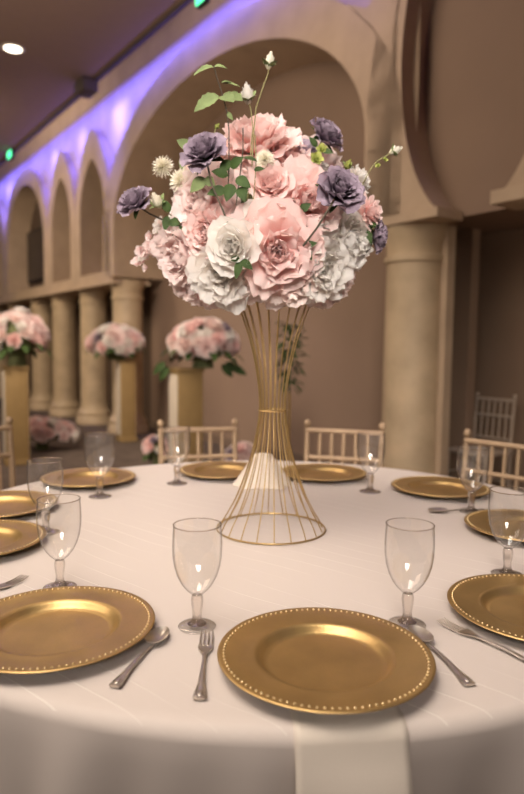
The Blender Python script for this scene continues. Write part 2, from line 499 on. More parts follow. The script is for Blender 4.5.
# ------------------------------------------------------------------ charger plates
def charger_proto():
    t = thing('charger_plate', '', 'charger plate')
    pr = [(0.0005, .0035), (.05, .0035), (.080, .0036), (.086, .0044), (.0905, .0075), (.0945, .0125), (.0985, .0158), (.1025, .0168), (.107, .0164), (.125, .0170), (.139, .0182), (.1475, .0196), (.1515, .0202), (.1538, .0198),
          (.1545, .0186), (.1530, .0172), (.145, .0160), (.105, .0120), (.096, .004), (.090, .0008), (.086, 0), (.0005, 0)]
    MB().lathe(pr, 96).build('dish', M['gold'], t, True, 60)
    bd = MB(); nb = 98
    for i in range(nb):
        a = 2*PI*i/nb
        bd.ball((.1450*math.cos(a), .1450*math.sin(a), .0195), .0021, 8, 6)
    bd.build('beaded_rim', M['gold_bead'], t)
    return t
PL = [  # x, y, label
    (.0945, .8784, 'gold beaded charger plate at the front, lying on the hanging napkin'),
    (-.3206, .9655, 'large gold charger plate cut by the frame beside the upturned spoon'),
    (-.6451, 1.3979, 'gold charger plate cut by the frame, behind the left fork tines'),
    (-.7200, 1.7156, 'gold charger plate behind the second glass at the left edge'),
    (-.5754, 2.0856, 'gold charger plate behind a lone goblet on the far left of the table'),
    (-.1392, 2.2401, 'gold charger plate in front of the far chair left of the wire stand'),
    (.2193, 2.2178, 'gold charger plate in front of the far chair right of the wire stand'),
    (.5741, 2.0021, 'gold charger plate between the two far right goblets'),
    (.6732, 1.5609, 'gold charger plate seen through the big goblet at the right edge'),
    (.4824, 1.0552, 'gold charger plate at the right edge with a fork lying alongside'),
]
cp = charger_proto()
plates = []
for i, (x, y, lab) in enumerate(PL):
    o = cp if i == 0 else copy_tree(cp)
    o.location = (x, y, TZ+.0012); o.rotation_euler = (0, 0, i*.7); tag(o, lab, 'charger plate', 'gold charger plates around the table')
    plates.append(o)
plates[0].location.z += .0016

# napkin under the front plate, hanging over the edge
d = Vector((.0945-TC.x, .8784-TC.y, 0)).normalized(); sd = Vector((-d.y, d.x, 0))
d = Vector((.098, -.9952, 0)).normalized(); sd = Vector((-d.y, d.x, 0))
prof = []
for k in range(8): prof.append((.66+(TR-.022-.66)*k/7, TZ+.0022))
for k in range(1, 7):
    a = k/6*PI/2; prof.append((TR-.022+.0252*math.sin(a), TZ-.022+.0245*math.cos(a)))
for k in range(1, 13): prof.append((TR+.006+.022*min(1, k/3), TZ-.022-.30*k/12))
nk = MB(); nu = 15; vs = []; ws = []
for r, z in prof:
    for i in range(nu):
        u = -1+2*i/(nu-1); off = u*.070-.003
        base = d*r+sd*off
        # follow the round edge
        rr = r-(TR-math.sqrt(TR**2-off**2))*min(1, max(0, (r-.66)/.22))
        p = TC*1+d*rr+sd*off
        zz = z+ (.0006*math.sin(u*3+1) if z > TZ-.01 else 0)
        vs.append(Vector((p.x, p.y, zz))+d*(.003*math.sin(u*2.2+.6)*(z < TZ-.05)))
fs = [(j*nu+i, j*nu+i+1, (j+1)*nu+i+1, (j+1)*nu+i) for j in range(len(prof)-1) for i in range(nu-1)]
nk.add(vs, fs)
o = nk.build('napkin', M['napkin'], None, True, 80)
sm = o.modifiers.new('thick', 'SOLIDIFY'); sm.thickness = .0014; sm.offset = 1
tag(o, 'cream folded napkin hanging over the front table edge from beneath a plate', 'napkin')

# napkin standing folded on the far side
o = thing('napkin', 'white folded napkin standing upright behind the wire stand', 'napkin', T(.005, 2.05, .0015))
b = MB(); n = 28; vs = []
hs = [0, .03, .06, .09, .115, .13]
for j, h in enumerate(hs):
    rr = .062*(1-h/.15)**.8+.006
    for i in range(n):
        a = 2*PI*i/n; q = rr*(1+.16*math.sin(5*a+j*.3)*(1-.3*h/.13))
        vs.append((q*math.cos(a)*1.15, q*math.sin(a)*.7, h))
fs = [(j*n+i, j*n+(i+1) % n, (j+1)*n+(i+1) % n, (j+1)*n+i) for j in range(len(hs)-1) for i in range(n)]
fs += [tuple(range(n-1, -1, -1)), tuple((len(hs)-1)*n+i for i in range(n))]
b.add(vs, fs); b.build('folded_cloth', M['napkin'], o, True, 60); o.scale = (1.15, 1, .84)

# ------------------------------------------------------------------ goblets
def goblet_proto():
    t = thing('water_goblet', '', 'goblet')
    bowl = [(.0085, .0565), (.0125, .0600), (.0195, .0665), (.0275, .077), (.0345, .091), (.0395, .108), (.0418, .125), (.0424, .142), (.0418, .160), (.0405, .178)]
    MB().lathe(bowl, 56, cap0=True).build('bowl', M['glass'], t, True, 80)
    rim = MB(); rim.tube([(.0405*math.cos(2*PI*i/56), .0405*math.sin(2*PI*i/56), .178) for i in range(56)], .0011, 8, True)
    rim.build('rim', M['glass_solid'], t)
    stem = [(.0005, .0062), (.0165, .0062), (.0112, .0095), (.0085, .015), (.0078, .022), (.0085, .030), (.0100, .040), (.0105, .047), (.0098, .053), (.0085, .0562), (.0005, .0562)]
    MB().lathe(stem, 32).build('stem', M['glass_solid'], t, True, 60)
    foot = [(.0005, .0060), (.016, .0060), (.024, .0042), (.0305, .0030), (.0322, .0018), (.0315, .0004), (.0005, .0004)]
    MB().lathe(foot, 48).build('foot', M['glass'], t, True, 60)
    return t
GL = [(407, 625, 'clear stemmed goblet at upper right of the front charger plate'),
      (197, 627, 'clear stemmed goblet standing just above the front fork'),
      (60, 588, 'clear goblet rising behind the large left charger plate'),
      (46, 533, 'clear goblet at the left edge, partly behind another goblet'),
      (100, 497, 'clear goblet alone at far left, in front of a charger plate'),
      (177, 484, 'small blurred goblet left of the far chair beside the stand'),
      (370, 492, 'small blurred goblet in front of the column on the far side'),
      (471, 512, 'clear goblet in front of the right hand chair'),
      (507, 575, 'large clear goblet cut by the right frame edge')]
def on_table(px, py, z=TZ):
    d_ = CAM_M.to_3x3() @ Vector(((px-262)/F_PX, -(py-397)/F_PX, -1))
    return Vector((0, 0, CAM_Z))+d_*((z-CAM_Z)/d_.z)
gp = goblet_proto()
for i, (px, py, lab) in enumerate(GL):
    o = gp if i == 0 else copy_tree(gp)
    p = on_table(px, py)+Vector((0, 0, 0)); sc_ = (.955, .955, .955, 1, 1.07, 1.05, 1.05, 1.03, .98)[i]; o.scale = (sc_,)*3; o.location = (p.x, p.y, TZ+.0008); tag(o, lab, 'goblet', 'water goblets around the table')

# ------------------------------------------------------------------ cutlery (length along +y, head at +y)
def handle_mb():
    b = MB(); st = [(-.085, .0075, .0022), (-.082, .0095, .0024), (-.070, .0085, .0023), (-.050, .0052, .0022), (-.020, .0034, .0022), (.015, .0028, .0024), (.034, .0036, .0022)]
    vs, n = [], 10
    for y, w, h in st:
        zc = .0028+.004*max(0, 1-abs((y+.01)/.06))
        for k in range(n):
            a = 2*PI*k/n; vs.append((w*math.cos(a), y, zc+h*math.sin(a)*.8))
    fs = [(j*n+k, j*n+(k+1) % n, (j+1)*n+(k+1) % n, (j+1)*n+k) for j in range(len(st)-1) for k in range(n)]
    fs += [tuple(range(n)), tuple((len(st)-1)*n+k for k in range(n-1, -1, -1))]
    b.add(vs, fs)
    # raised ornament on the handle end
    b.ball((0, -.074, .0052), .0042, 8, 6, (1, 1.9, .35))
    for s in (-1, 1): b.tube([(s*.0062, -.078, .0046), (s*.006, -.066, .0046), (s*.0034, -.048, .0048)], .0009, 6)
    return b
HANDLE = handle_mb().mesh('handle', True, 60)
HANDLE.materials.append(M['silver'])
def spoon_proto():
    t = thing('spoon', '', 'spoon')
    obj('handle', HANDLE, None, t)
    b = MB(); vs = []; nr, n = 6, 28
    for side in (0, 1):
        for j in range(nr+1):
            q = j/nr
            for i in range(n):
                a = 2*PI*i/n
                wx = .0165*(1-.16*math.sin(a)); 
                x = wx*q*math.cos(a); y = .060+.0285*q*math.sin(a)
                z = .0012+.0075*q**2.0+(.0013 if side else 0)
                vs.append((x, y, z))
    fs = []
    m = (nr+1)*n
    for j in range(nr):
        for i in range(n):
            k = (i+1) % n
            fs.append((j*n+i, j*n+k, (j+1)*n+k, (j+1)*n+i)); fs.append((m+j*n+i, m+(j+1)*n+i, m+(j+1)*n+k, m+j*n+k))
    for i in range(n):
        k = (i+1) % n; fs.append((nr*n+i, nr*n+k, m+nr*n+k, m+nr*n+i))
    b.add(vs, fs); b.build('bowl', M['silver'], t, True, 60)
    return t
def fork_proto():
    t = thing('fork', '', 'fork')
    obj('handle', HANDLE, None, t)
    b = MB()
    # shoulder plate then four tines
    n = 9; rows = [(.032, .0034), (.040, .0058), (.048, .0098), (.056, .0112), (.062, .0112)]
    vs = []
    for zt in (0, .0018):
        for y, w in rows:
            for i in range(n):
                u = -1+2*i/(n-1); vs.append((u*w, y, .0032+zt+.0016*math.sin((y-.03)/.06*PI)*-1+.0008*u*u))
    fs = []; m = len(rows)*n
    for j in range(len(rows)-1):
        for i in range(n-1):
            fs.append((j*n+i, (j+1)*n+i, (j+1)*n+i+1, j*n+i+1)); fs.append((m+j*n+i, m+j*n+i+1, m+(j+1)*n+i+1, m+(j+1)*n+i))
        fs.append((j*n, m+j*n, m+(j+1)*n, (j+1)*n)); fs.append((j*n+n-1, (j+1)*n+n-1, m+(j+1)*n+n-1, m+j*n+n-1))
    b.add(vs, fs)
    for k in range(4):
        x = -.0094+.00627*k
        b.tube([(x, .061, .0030), (x, .075, .0024), (x*.98, .092, .0034), (x*.96, .106, .0062)], [.0016, .0015, .0013, .0007], 8)
    b.build('tines', M['silver'], t, True, 60)
    return t
def place(o, head, tail, dz=.0012, tilt=0):
    h, l = on_table(*head), on_table(*tail); dv = h-l
    c = (h+l)/2; L = dv.length
    o.location = (c.x, c.y, TZ+dz); o.rotation_euler = (0, 0, math.atan2(dv.y, dv.x)-PI/2)
    return o
sp = spoon_proto(); place(sp, (166, 632), (112, 692)); tag(sp, 'silver spoon lying bowl up beside the large left charger plate', 'spoon', 'spoons on the tablecloth')
sp2 = copy_tree(sp); place(sp2, (410, 630), (474, 691)); tag(sp2, 'silver spoon with its bowl beside the rim of the front charger plate', 'spoon', 'spoons on the tablecloth')
sp3 = copy_tree(sp); sp3.location = T(.555, 1.755, .0012); sp3.rotation_euler = (0, 0, R(100)); tag(sp3, 'dark spoon lying at the foot of the goblet by the right chair', 'spoon', 'spoons on the tablecloth')
fk = fork_proto(); place(fk, (207, 637), (199, 708)); tag(fk, 'silver fork pointing up between spoon and front charger plate', 'fork', 'forks on the tablecloth')
f2 = copy_tree(fk); place(f2, (451, 628), (545, 672)); tag(f2, 'silver fork lying below the right edge charger plate', 'fork', 'forks on the tablecloth')
f3 = copy_tree(fk); place(f3, (20, 581), (-62, 618)); tag(f3, 'silver fork whose tines peek over the large left charger plate', 'fork', 'forks on the tablecloth')

# ------------------------------------------------------------------ wire stand
SC = Vector((.0265, 1.567, TZ+.0012))
st = thing('wire_centerpiece_stand', 'tall hourglass gold wire stand holding the big bouquet at table centre', 'stand', SC)
HT = .605
prof_r = [(0, .1345), (.03, .114), (.072, .091), (.124, .071), (.174, .055), (.23, .041), (.285, .033), (.315, .0318), (.345, .034), (.385, .0395), (.43, .048), (.47, .058), (.52, .074), (.57, .094), (HT, .110)]
def rad_at(h):
    for (h0, r0), (h1, r1) in zip(prof_r, prof_r[1:]):
        if h <= h1: return r0+(r1-r0)*(h-h0)/(h1-h0)
    return prof_r[-1][1]
def smooth_r(h): return sum(rad_at(min(HT, max(0, h+dh))) for dh in (-.02, -.01, 0, .01, .02))/5
NW = 20
for k in range(NW):
    a = 2*PI*(k+.3)/NW; pts = []
    for j in range(31):
        h = HT*j/30; r = smooth_r(h); aa = a+.10*(h/HT-.5)
        pts.append((r*math.cos(aa), r*math.sin(aa), h+.002))
    MB().tube(pts, .00140, 6).build('wire', M['wire'], st)
def ring(r, z, t, name): MB().tube([(r*math.cos(2*PI*i/80), r*math.sin(2*PI*i/80), z) for i in range(80)], t, 8, True).build(name, M['wire'], st)
ring(.1365, .0025, .0022, 'base_ring'); ring(.0345, .300, .0021, 'collar_ring'); ring(.111, HT, .002, 'top_ring')
MB().lathe([(.0005, HT+.0030), (.104, HT+.0030), (.109, HT+.006), (.109, HT+.0075), (.0005, HT+.0075)], 48).build('top_plate', M['wire'], st)

# ------------------------------------------------------------------ flowers
def petal(mb, phi, r0, L, Wd, a0, a1, curl=0, cup=.35, ruf=.0, z0=0, rnd=random, nu=9, nv=7, point=0, wb=.35):
    """one petal sheet growing from the axis; angles from the axis in degrees"""
    ph = [rnd.uniform(0, 6.28) for _ in range(4)]
    kk = rnd.uniform(4, 7); j0 = rnd.uniform(0, 6.28); jag = [.03*math.sin(j0+2.1*i*8/(nu-1))+rnd.uniform(-.008, .008) for i in range(nu)]
    vs, ws = [], []
    pos = Vector((r0, 0, z0)); ds = L/(nv-1)
    rnd_tip = rnd.uniform(.22, .34); notch = rnd.uniform(0, .07)
    line = []
    for j in range(nv):
        v = j/(nv-1)
        al = R(a0+(a1-a0)*v+curl*max(0, v-.6)/.4)
        line.append((pos.copy(), al))
        pos = pos+Vector((math.sin(al), 0, math.cos(al)))*ds
    for j in range(nv):
        v = j/(nv-1); p, al = line[j]
        sh = wb+(1-wb)*math.sin(min(1, v/.78)*PI/2)
        if v > .78: sh *= 1-.22*((v-.78)/.22)**2
        nrm = Vector((math.cos(al), 0, -math.sin(al)))      # outward face normal
        tan = Vector((math.sin(al), 0, math.cos(al)))
        for i in range(nu):
            u = -1+2*i/(nu-1)
            w = Wd*sh
            q = p+Vector((0, u*w, 0))-nrm*(cup*w*u*u)
            q += tan*(L*(jag[i]*v*v - rnd_tip*abs(u)**2.6*v**3 - notch*math.exp(-(u/.22)**2)*v**4 + point*(1-abs(u))*v*v))
            if ruf: q += nrm*(ruf*v*v*(math.sin(kk*u+ph[0])*.7+math.sin(kk*1.9*u+ph[1])*.4)*(.5+.5*abs(u))) + Vector((0, 0, 1))*(ruf*.5*v*v*math.sin(kk*1.5*u+ph[2]))
            vs.append(q); ws.append(.05+.95*v)
    c, s = math.cos(phi), math.sin(phi)
    vs = [Vector((x*c-y*s, x*s+y*c, z)) for x, y, z in vs]
    fs = [(j*nu+i, j*nu+i+1, (j+1)*nu+i+1, (j+1)*nu+i) for j in range(nv-1) for i in range(nu-1)]
    mb.add(vs, fs, ws)

GA = 2.39996
def bloom_mesh(kind, name, material, seed):
    rnd = random.Random(seed); mb = MB(); U = rnd.uniform
    def layer(n, r0, L, Wd, a0, a1, curl=0, cup=.35, ruf=0, z0=0, j=.12, point=0):
        o = U(0, 6.28)
        for i in range(n):
            petal(mb, o+2*PI*i/n+U(-.18, .18), r0*U(.8, 1.2), L*U(1-j, 1+j), Wd*U(1-j, 1+j), a0+U(-8, 8), a1+U(-12, 12), curl, cup*U(.7, 1.3), ruf, z0+U(-.002, .002), rnd, point=point)
    # unit bloom of radius about 1
    if kind == 'peony':                                   # big full ruffled bloom
        layer(6, .03, .44, .19, 0, -30, 25, .6, .07, .06)
        layer(8, .06, .56, .25, 8, -16, 28, .55, .09, .04)
        layer(9, .09, .68, .31, 20, 2, 28, .5, .10, .01)
        layer(10, .12, .80, .36, 36, 22, 26, .4, .11, -.02)
        layer(10, .14, .90, .40, 54, 44, 24, .3, .11, -.06)
        layer(10, .16, .95, .44, 72, 66, 20, .2, .11, -.10)
        layer(9, .16, .95, .46, 90, 90, 14, .12, .10, -.15)
    elif kind == 'open':                                  # looser bloom, big wavy outer petals
        layer(7, .03, .36, .16, 6, -14, 30, .6, .07, .08)
        layer(8, .06, .50, .23, 22, 4, 30, .5, .10, .05)
        layer(9, .09, .66, .31, 40, 26, 28, .4, .12, .02)
        layer(9, .12, .84, .40, 60, 52, 22, .25, .13, -.04)
        layer(8, .14, .97, .50, 78, 76, 18, .15, .12, -.10)
        layer(8, .14, .97, .52, 94, 96, 10, .1, .10, -.15)
    elif kind == 'rose':                                  # spiralled cup, outer petals rolled back
        for i in range(32):
            t = i/31; phi = GA*i+U(-.1, .1)
            L = .52+.42*t; a0 = 2+66*t**1.25; a1 = -22+66*t**1.15
            petal(mb, phi, .02+.12*t, L*U(.96, 1.04), .16+.36*t, a0, a1, 10+46*t, .85-.6*t, .012+.035*t, .16-.26*t, rnd, wb=.5)
    elif kind == 'lisianthus':                            # dusky rose with many layered rolled petals
        for i in range(38):
            t = i/37; phi = GA*i+U(-.15, .15)
            L = .46+.48*t; a0 = 2+76*t**1.1; a1 = -18+80*t**1.1
            petal(mb, phi, .02+.13*t, L*U(.94, 1.06), .15+.31*t, a0, a1, 16+48*t, .75-.55*t, .02+.05*t, .20-.30*t, rnd, wb=.45)
    elif kind == 'carnation':
        for i in range(34):
            t = i/33; petal(mb, GA*i, .04+.06*t, .75+.25*t, .16+.1*t, 4+80*t, 2+84*t, 12, .2, .10, .05-.1*t, rnd, nu=6, nv=5)
    elif kind == 'pompon':                                # scabiosa ball of thin florets
        for i in range(130):
            t = (i+.5)/130; pol = math.acos(1-1.75*t); phi = GA*i
            petal(mb, phi, .12*math.sin(pol), .85*U(.85, 1.12), .075, math.degrees(pol), math.degrees(pol)+U(-8, 8), U(-10, 25), .3, .03, .10*math.cos(pol), rnd, nu=3, nv=4, point=.04)
    elif kind == 'bud':                                   # closed small bud
        for i in range(12):
            t = i/11; petal(mb, GA*i, .03+.10*t, .95+.35*(1-t)-.2*t, .22+.16*t, 30*t+6, -14+14*t, 10*t, .75, .02, 0, rnd, nu=5, nv=5)
    elif kind == 'floret':                                # tiny filler flower
        layer(5, .05, .95, .42, 40, 55, 20, .3, .08, 0); layer(4, .03, .55, .26, 10, 5, 20, .5, .05, .1)
        mb.ball((0, 0, .12), .14, 6, 5)
    me = mb.mesh(name, True, 180); me.materials.append(material)
    return me

def leaf_mb(mb, base, tipdir, L, Wd, up=(0, 0, 1), bend=.25, fold=.25, serr=0, nv=9):
    base = Vector(base); t = Vector(tipdir).normalized(); up = Vector(up); s = t.cross(up)
    s = s.normalized() if s.length > 1e-4 else t.orthogonal().normalized(); n = s.cross(t)
    vs, ws = [], []
    for j in range(nv):
        v = j/(nv-1); w = Wd*(math.sin(PI*v**.8)**.85 if 0 < v < 1 else .02)
        if serr and 0 < v < 1: w *= 1+serr*(1 if j % 2 else -1)
        c = base+t*(L*v)-n*(bend*L*v*v)
        for i in range(5):
            u = -1+.5*i; vs.append(c+s*(u*w)+n*(fold*w*abs(u))); ws.append(.3)
    fs = [(j*5+i, j*5+i+1, (j+1)*5+i+1, (j+1)*5+i) for j in range(nv-1) for i in range(4)]
    mb.add(vs, fs)

BM = {}
def bm_(kind, mat_key, seeds):
    for s in seeds: BM.setdefault((kind, mat_key), []).append(bloom_mesh(kind, kind+'_'+mat_key, M[mat_key], s))
bm_('peony', 'pink', (1, 2, 3)); bm_('peony', 'pink2', (4, 5)); bm_('open', 'pink', (6, 7)); bm_('open', 'pink2', (8, 9)); bm_('open', 'blush', (10, 11)); bm_('peony', 'blush', (12,))
bm_('rose', 'white', (13,)); bm_('open', 'white', (14, 15)); bm_('peony', 'white', (16,)); bm_('rose', 'cream', (17,)); bm_('rose', 'pink', (18,))
bm_('lisianthus', 'lavender', (19, 20)); bm_('lisianthus', 'lilac', (21,)); bm_('pompon', 'cream', (22,)); bm_('bud', 'cream', (23,)); bm_('bud', 'white', (24,)); bm_('bud', 'green_fl', (25,))
bm_('carnation', 'pink', (26,)); bm_('carnation', 'white', (27,)); bm_('floret', 'pink2', (28,)); bm_('floret', 'white', (29,)); bm_('floret', 'green_fl', (30,)); bm_('rose', 'white', (31,)); bm_('bud', 'pink2', (32,))

BZ = SC.z+HT+.009
BO = Vector((SC.x, SC.y, BZ))                      # arrangement base = top of the stand
BC = Vector((at(266, 218, SC.y).x, SC.y, at(266, 222, SC.y).z))   # middle of the flower ball
arr = thing('flower_arrangement', 'full round bouquet of pink peonies, white and lavender roses on the wire stand', 'flower arrangement', BO)
fo = MB(); fo.ball((BC-BO)*1.0+Vector((0, 0, -.02)), .125, 24, 16, (1, 1, 1.25))
lowest = min(v[2] for v in fo.v)
fo.lathe([(.0005, 0), (.10, 0), (.10, .03), (.085, .09), (.05, .13), (.0005, .14)], 28)
fo.build('foam_ball', M['foam'], arr)
cnt = {}
def axis_rot(ax, spin):
    q = Vector((0, 0, 1)).rotation_difference(Vector(ax).normalized())
    return (q.to_matrix().to_4x4() @ Matrix.Rotation(spin, 4, 'Z'))
rb = random.Random(5)
MTX = {}
def put_bloom(name, kind, mk, pos, rad, axis=None, parent=arr, base=BO, spin=None, label=None, centre=None, squash=1):
    lst = BM[(kind, mk)]; k = cnt.get((kind, mk), 0); cnt[(kind, mk)] = k+1
    o = obj(name, lst[k % len(lst)], None, parent)
    ax = Vector(axis) if axis is not None else (pos-(centre or BC))
    mtx = axis_rot(ax, rb.uniform(0, 6.28) if spin is None else spin)
    MTX[o.name] = Matrix.Translation(pos-base-(ax.normalized()*rad*.25)) @ mtx @ Matrix.Diagonal((rad, rad, rad*squash, 1))
    o.matrix_basis = MTX[o.name]
    if label: o['label'] = label
    return o
def stem_to(parent_bloom, pts, rad, mat_key, name='stem'):
    """world-space tube under an existing bloom, kept where it is"""
    inv = (Matrix.Translation(BO) @ MTX[parent_bloom.name]).inverted()
    b = MB(); b.tube([inv @ Vector(p) for p in pts], 1, 7)
    # radius is in world units: undo the bloom's scale
    sc_ = MTX[parent_bloom.name].to_scale().x
    b = MB(); b.tube([inv @ Vector(p) for p in pts], rad/sc_, 7)
    return b.build(name, M[mat_key], parent_bloom)
def leaves_on(parent_bloom, specs, mat_key, serr=0, name='leaf'):
    inv = (Matrix.Translation(BO) @ MTX[parent_bloom.name]).inverted()
    for bpt, tdir, L, Wd, up in specs:
        b = MB(); leaf_mb(b, bpt, tdir, L, Wd, up, serr=serr)
        b.v = [tuple(inv @ Vector(v)) for v in b.v]
        b.build(name, M[mat_key], parent_bloom)

Yc = SC.y
def P(px, py, dy=0): return at(px, py, Yc+dy)
pxm = F_PX/Yc
# px, py, depth offset from the middle, radius in px, kind, material, name, label
BLOOMS = [
    (258, 140, -.05, 36, 'peony', 'pink', 'peony', 'large pink peony crowning the bouquet'),
    (293, 160, -.03, 32, 'open', 'pink', 'peony', None),
    (243, 180, -.08, 25, 'open', 'pink2', 'peony', None),
    (202, 205, -.11, 36, 'peony', 'pink2', 'peony', 'pale pink peony left of the leafy stems'),
    (207, 233, -.15, 24, 'peony', 'pink', 'peony', None),
    (270, 184, -.16, 23, 'rose', 'pink', 'rose', 'pink rose near the middle of the bouquet'),
    (308, 203, -.15, 36, 'open', 'pink', 'peony', 'open pink peony right of the middle'),
    (182, 256, -.09, 32, 'peony', 'pink2', 'peony', None),
    (277, 250, -.20, 38, 'open', 'pink', 'peony', 'widest pink peony low at the front'),
    (190, 280, -.04, 30, 'open', 'pink2', 'peony', None),
    (208, 288, .00, 24, 'open', 'pink2', 'peony', None),
    (334, 283, -.03, 28, 'open', 'pink2', 'peony', None),
    (293, 277, -.14, 30, 'open', 'blush', 'peony', None),
    (254, 276, -.14, 28, 'open', 'blush', 'peony', None),
    (220, 272, -.15, 33, 'open', 'white', 'peony', 'white open peony below the white rose'),
    (322, 268, -.13, 34, 'open', 'white', 'peony', 'white open peony low on the right'),
    (349, 240, -.08, 31, 'peony', 'white', 'peony', 'tall white peony on the right side'),
    (233, 245, -.22, 27, 'rose', 'white', 'rose', 'white rose facing the camera'),
    (257, 214, -.18, 15, 'rose', 'white', 'rose', 'small half open white rose in the middle'),
    (318, 236, -.10, 24, 'open', 'pink2', 'peony', None),
    (230, 150, -.01, 24, 'peony', 'blush', 'peony', None),
    (358, 180, -.02, 17, 'carnation', 'white', 'carnation', 'white carnation at upper right'),
    (339, 183, -.17, 0, None, None, None, None),
    (370, 212, -.08, 17, 'carnation', 'pink', 'carnation', 'pink carnation at the right edge'),
    (320, 172, .02, 18, 'carnation', 'white', 'carnation', None),
    # far side, seen from other viewpoints
    (215, 170, .16, 34, 'peony', 'pink', 'peony', None), (265, 160, .17, 36, 'open', 'pink2', 'peony', None), (310, 170, .16, 34, 'peony', 'pink2', 'peony', None),
    (195, 225, .15, 34, 'open', 'white', 'peony', None), (240, 222, .22, 38, 'peony', 'pink', 'peony', None), (292, 225, .22, 36, 'open', 'blush', 'peony', None),
    (335, 222, .14, 34, 'peony', 'pink2', 'peony', None), (205, 268, .13, 30, 'open', 'blush', 'peony', None), (255, 262, .18, 34, 'open', 'pink2', 'peony', None), (312, 266, .14, 32, 'open', 'white', 'peony', None),
    (222, 285, .10, 26, 'open', 'blush', 'peony', None), (322, 285, .08, 26, 'open', 'blush', 'peony', None), (268, 268, .2, 30, 'open', 'pink2', 'peony', None),
]
for px, py, dy, rp, kind, mk, nm, lab in BLOOMS:
    if not kind: continue
    pos = P(px, py, dy)
    ax = (pos-BC).normalized()+Vector((0, -.55 if dy < .1 else .3, .05))
    put_bloom(nm, kind, mk, pos, rp/pxm*1.06, ax, label=lab)

# lavender roses on their own stems
core = lambda px, py, dy=-.05: P(px, py, dy)
def lav(px, py, dy, rp, ax, stem_pts, lab, mk='lavender'):
    pos = P(px, py, dy); rad = rp/pxm
    o = put_bloom('lavender_rose', 'lisianthus', mk, pos, rad, ax, label=lab)
    a = Vector(ax).normalized()
    stem_to(o, [pos-a*rad*.3]+[P(*q) for q in stem_pts], .0022, 'stem_dark')
    sp_ = []
    for i in range(4):
        f = a.orthogonal(); f.rotate(Matrix.Rotation(i*PI/2+.4, 3, a))
        sp_.append((pos-a*rad*.38, f*.9+a*.25, rad*.8, rad*.17, a))
    leaves_on(o, sp_, 'leaf', name='sepal')
    return o
lav(203, 151, -.20, 23, (-.25, -.75, .5), [(212, 185, -.225), (222, 208, -.23), (230, 228, -.23)], 'lavender rose at upper left, seen nearly face on')
lav(134, 201, -.08, 21, (-.5, -.6, .6), [(150, 214, -.07), (172, 224, -.05), (195, 235, -.02)], 'lavender rose farthest left on a drooping stem')
lav(327, 134, -.02, 23, (.55, -.45, .55), [(316, 155, -.02), (308, 180, -.01), (300, 210, 0)], 'lavender rose at upper right')
lav(341, 189, -.19, 25, (.35, -.8, .35), [(330, 207, -.235), (317, 228, -.25), (303, 246, -.24)], 'dark lavender rose at right on a bare stem')
lav(379, 237, -.06, 17, (.85, -.3, -.1), [(370, 248, -.06), (358, 262, -.05), (340, 275, -.03)], 'small lavender rose at the right edge')
put_bloom('lilac_rose', 'lisianthus', 'lilac', P(306, 148, .0), 17/pxm, (.2, -.5, .8), label='pale lilac rose tucked under the upper right lavender rose')

# cream scabiosa pompons, buds, small roses
def pom(px, py, dy, rp, ax, tail, lab):
    pos = P(px, py, dy)
    o = put_bloom('scabiosa', 'pompon', 'cream', pos, rp/pxm, ax, label=lab)
    stem_to(o, [pos]+[P(*q) for q in tail], .0013, 'stem_green')
pom(161, 165, -.09, 11, (-.5, -.6, .5), [(166, 171, -.085), (180, 190, -.06), (200, 205, -.02)], 'cream scabiosa at far left')
pom(181, 180, -.10, 14, (-.4, -.8, .3), [(190, 192, -.09), (205, 205, -.05)], 'cream scabiosa beside the left lavender rose')
pom(265, 158, -.17, 9.5, (0, -1, .3), [(263, 175, -.16), (260, 205, -.12)], 'small cream scabiosa at upper middle')
def bud(px, py, dy, rp, ax, tail, mk, lab, st_='stem_green', sr=.0013):
    pos = P(px, py, dy)
    o = put_bloom('flower_bud', 'bud', mk, pos, rp/pxm, ax, label=lab)
    stem_to(o, [pos]+[P(*q) for q in tail], sr, st_)
    a = Vector(ax).normalized(); rad = rp/pxm
    sp_ = []
    for i in range(4):
        f = a.orthogonal(); f.rotate(Matrix.Rotation(i*PI/2, 3, a))
        sp_.append((pos-a*rad*.25, f*.5+a*.8, rad*1.0, rad*.25, -f))
    leaves_on(o, sp_, 'leaf_light', name='sepal')
    return o
bud(269, 66, -.14, 12, (.15, -.2, 1), [(268, 74, -.14), (262, 90, -.14), (256, 108, -.14), (254, 130, -.14), (252, 165, -.14), (247, 205, -.13)], 'cream', 'closed cream bud highest on a curved stem')
bud(248, 100, -.13, 15, (-.1, -.5, .8), [(251, 110, -.13), (253, 128, -.13), (250, 160, -.13)], 'white', 'opening white bud below the highest bud')
bud(159, 205, -.10, 14, (-.3, -.6, .6), [(166, 212, -.09), (182, 222, -.06), (200, 232, -.03)], 'cream', 'cream bud below the left scabiosa')
bud(392, 152, -.05, 10.5, (.85, -.2, .35), [(386, 156, -.05), (377, 161, -.05), (370, 170, -.05), (362, 186, -.04), (350, 205, -.02)], 'cream', 'yellow green bud reaching out to the right')
bud(347, 168, -.08, 9, (.2, -.6, .6), [(345, 176, -.07), (338, 195, -.04)], 'green_fl', 'pale green bud between right lavender roses')
bud(216, 128, -.12, 5, (.5, -.3, .6), [(214, 134, -.12), (221, 150, -.12)], 'green_fl', 'tiny green bud behind the left lavender rose')
for px, py, dy, rp in ((316, 160, -.09, 9), (322, 150, -.08, 7), (314, 176, -.12, 8), (309, 168, -.08, 6), (385, 160, -.05, 3.5), (378, 166, -.05, 3.5), (240, 232, -.20, 6), (333, 215, -.13, 7), (326, 225, -.12, 6)):
    put_bloom('green_floret', 'floret', 'green_fl', P(px, py, dy), rp/pxm, (rb.uniform(-.5, .5), -1, .4), label='small lime green filler floret')
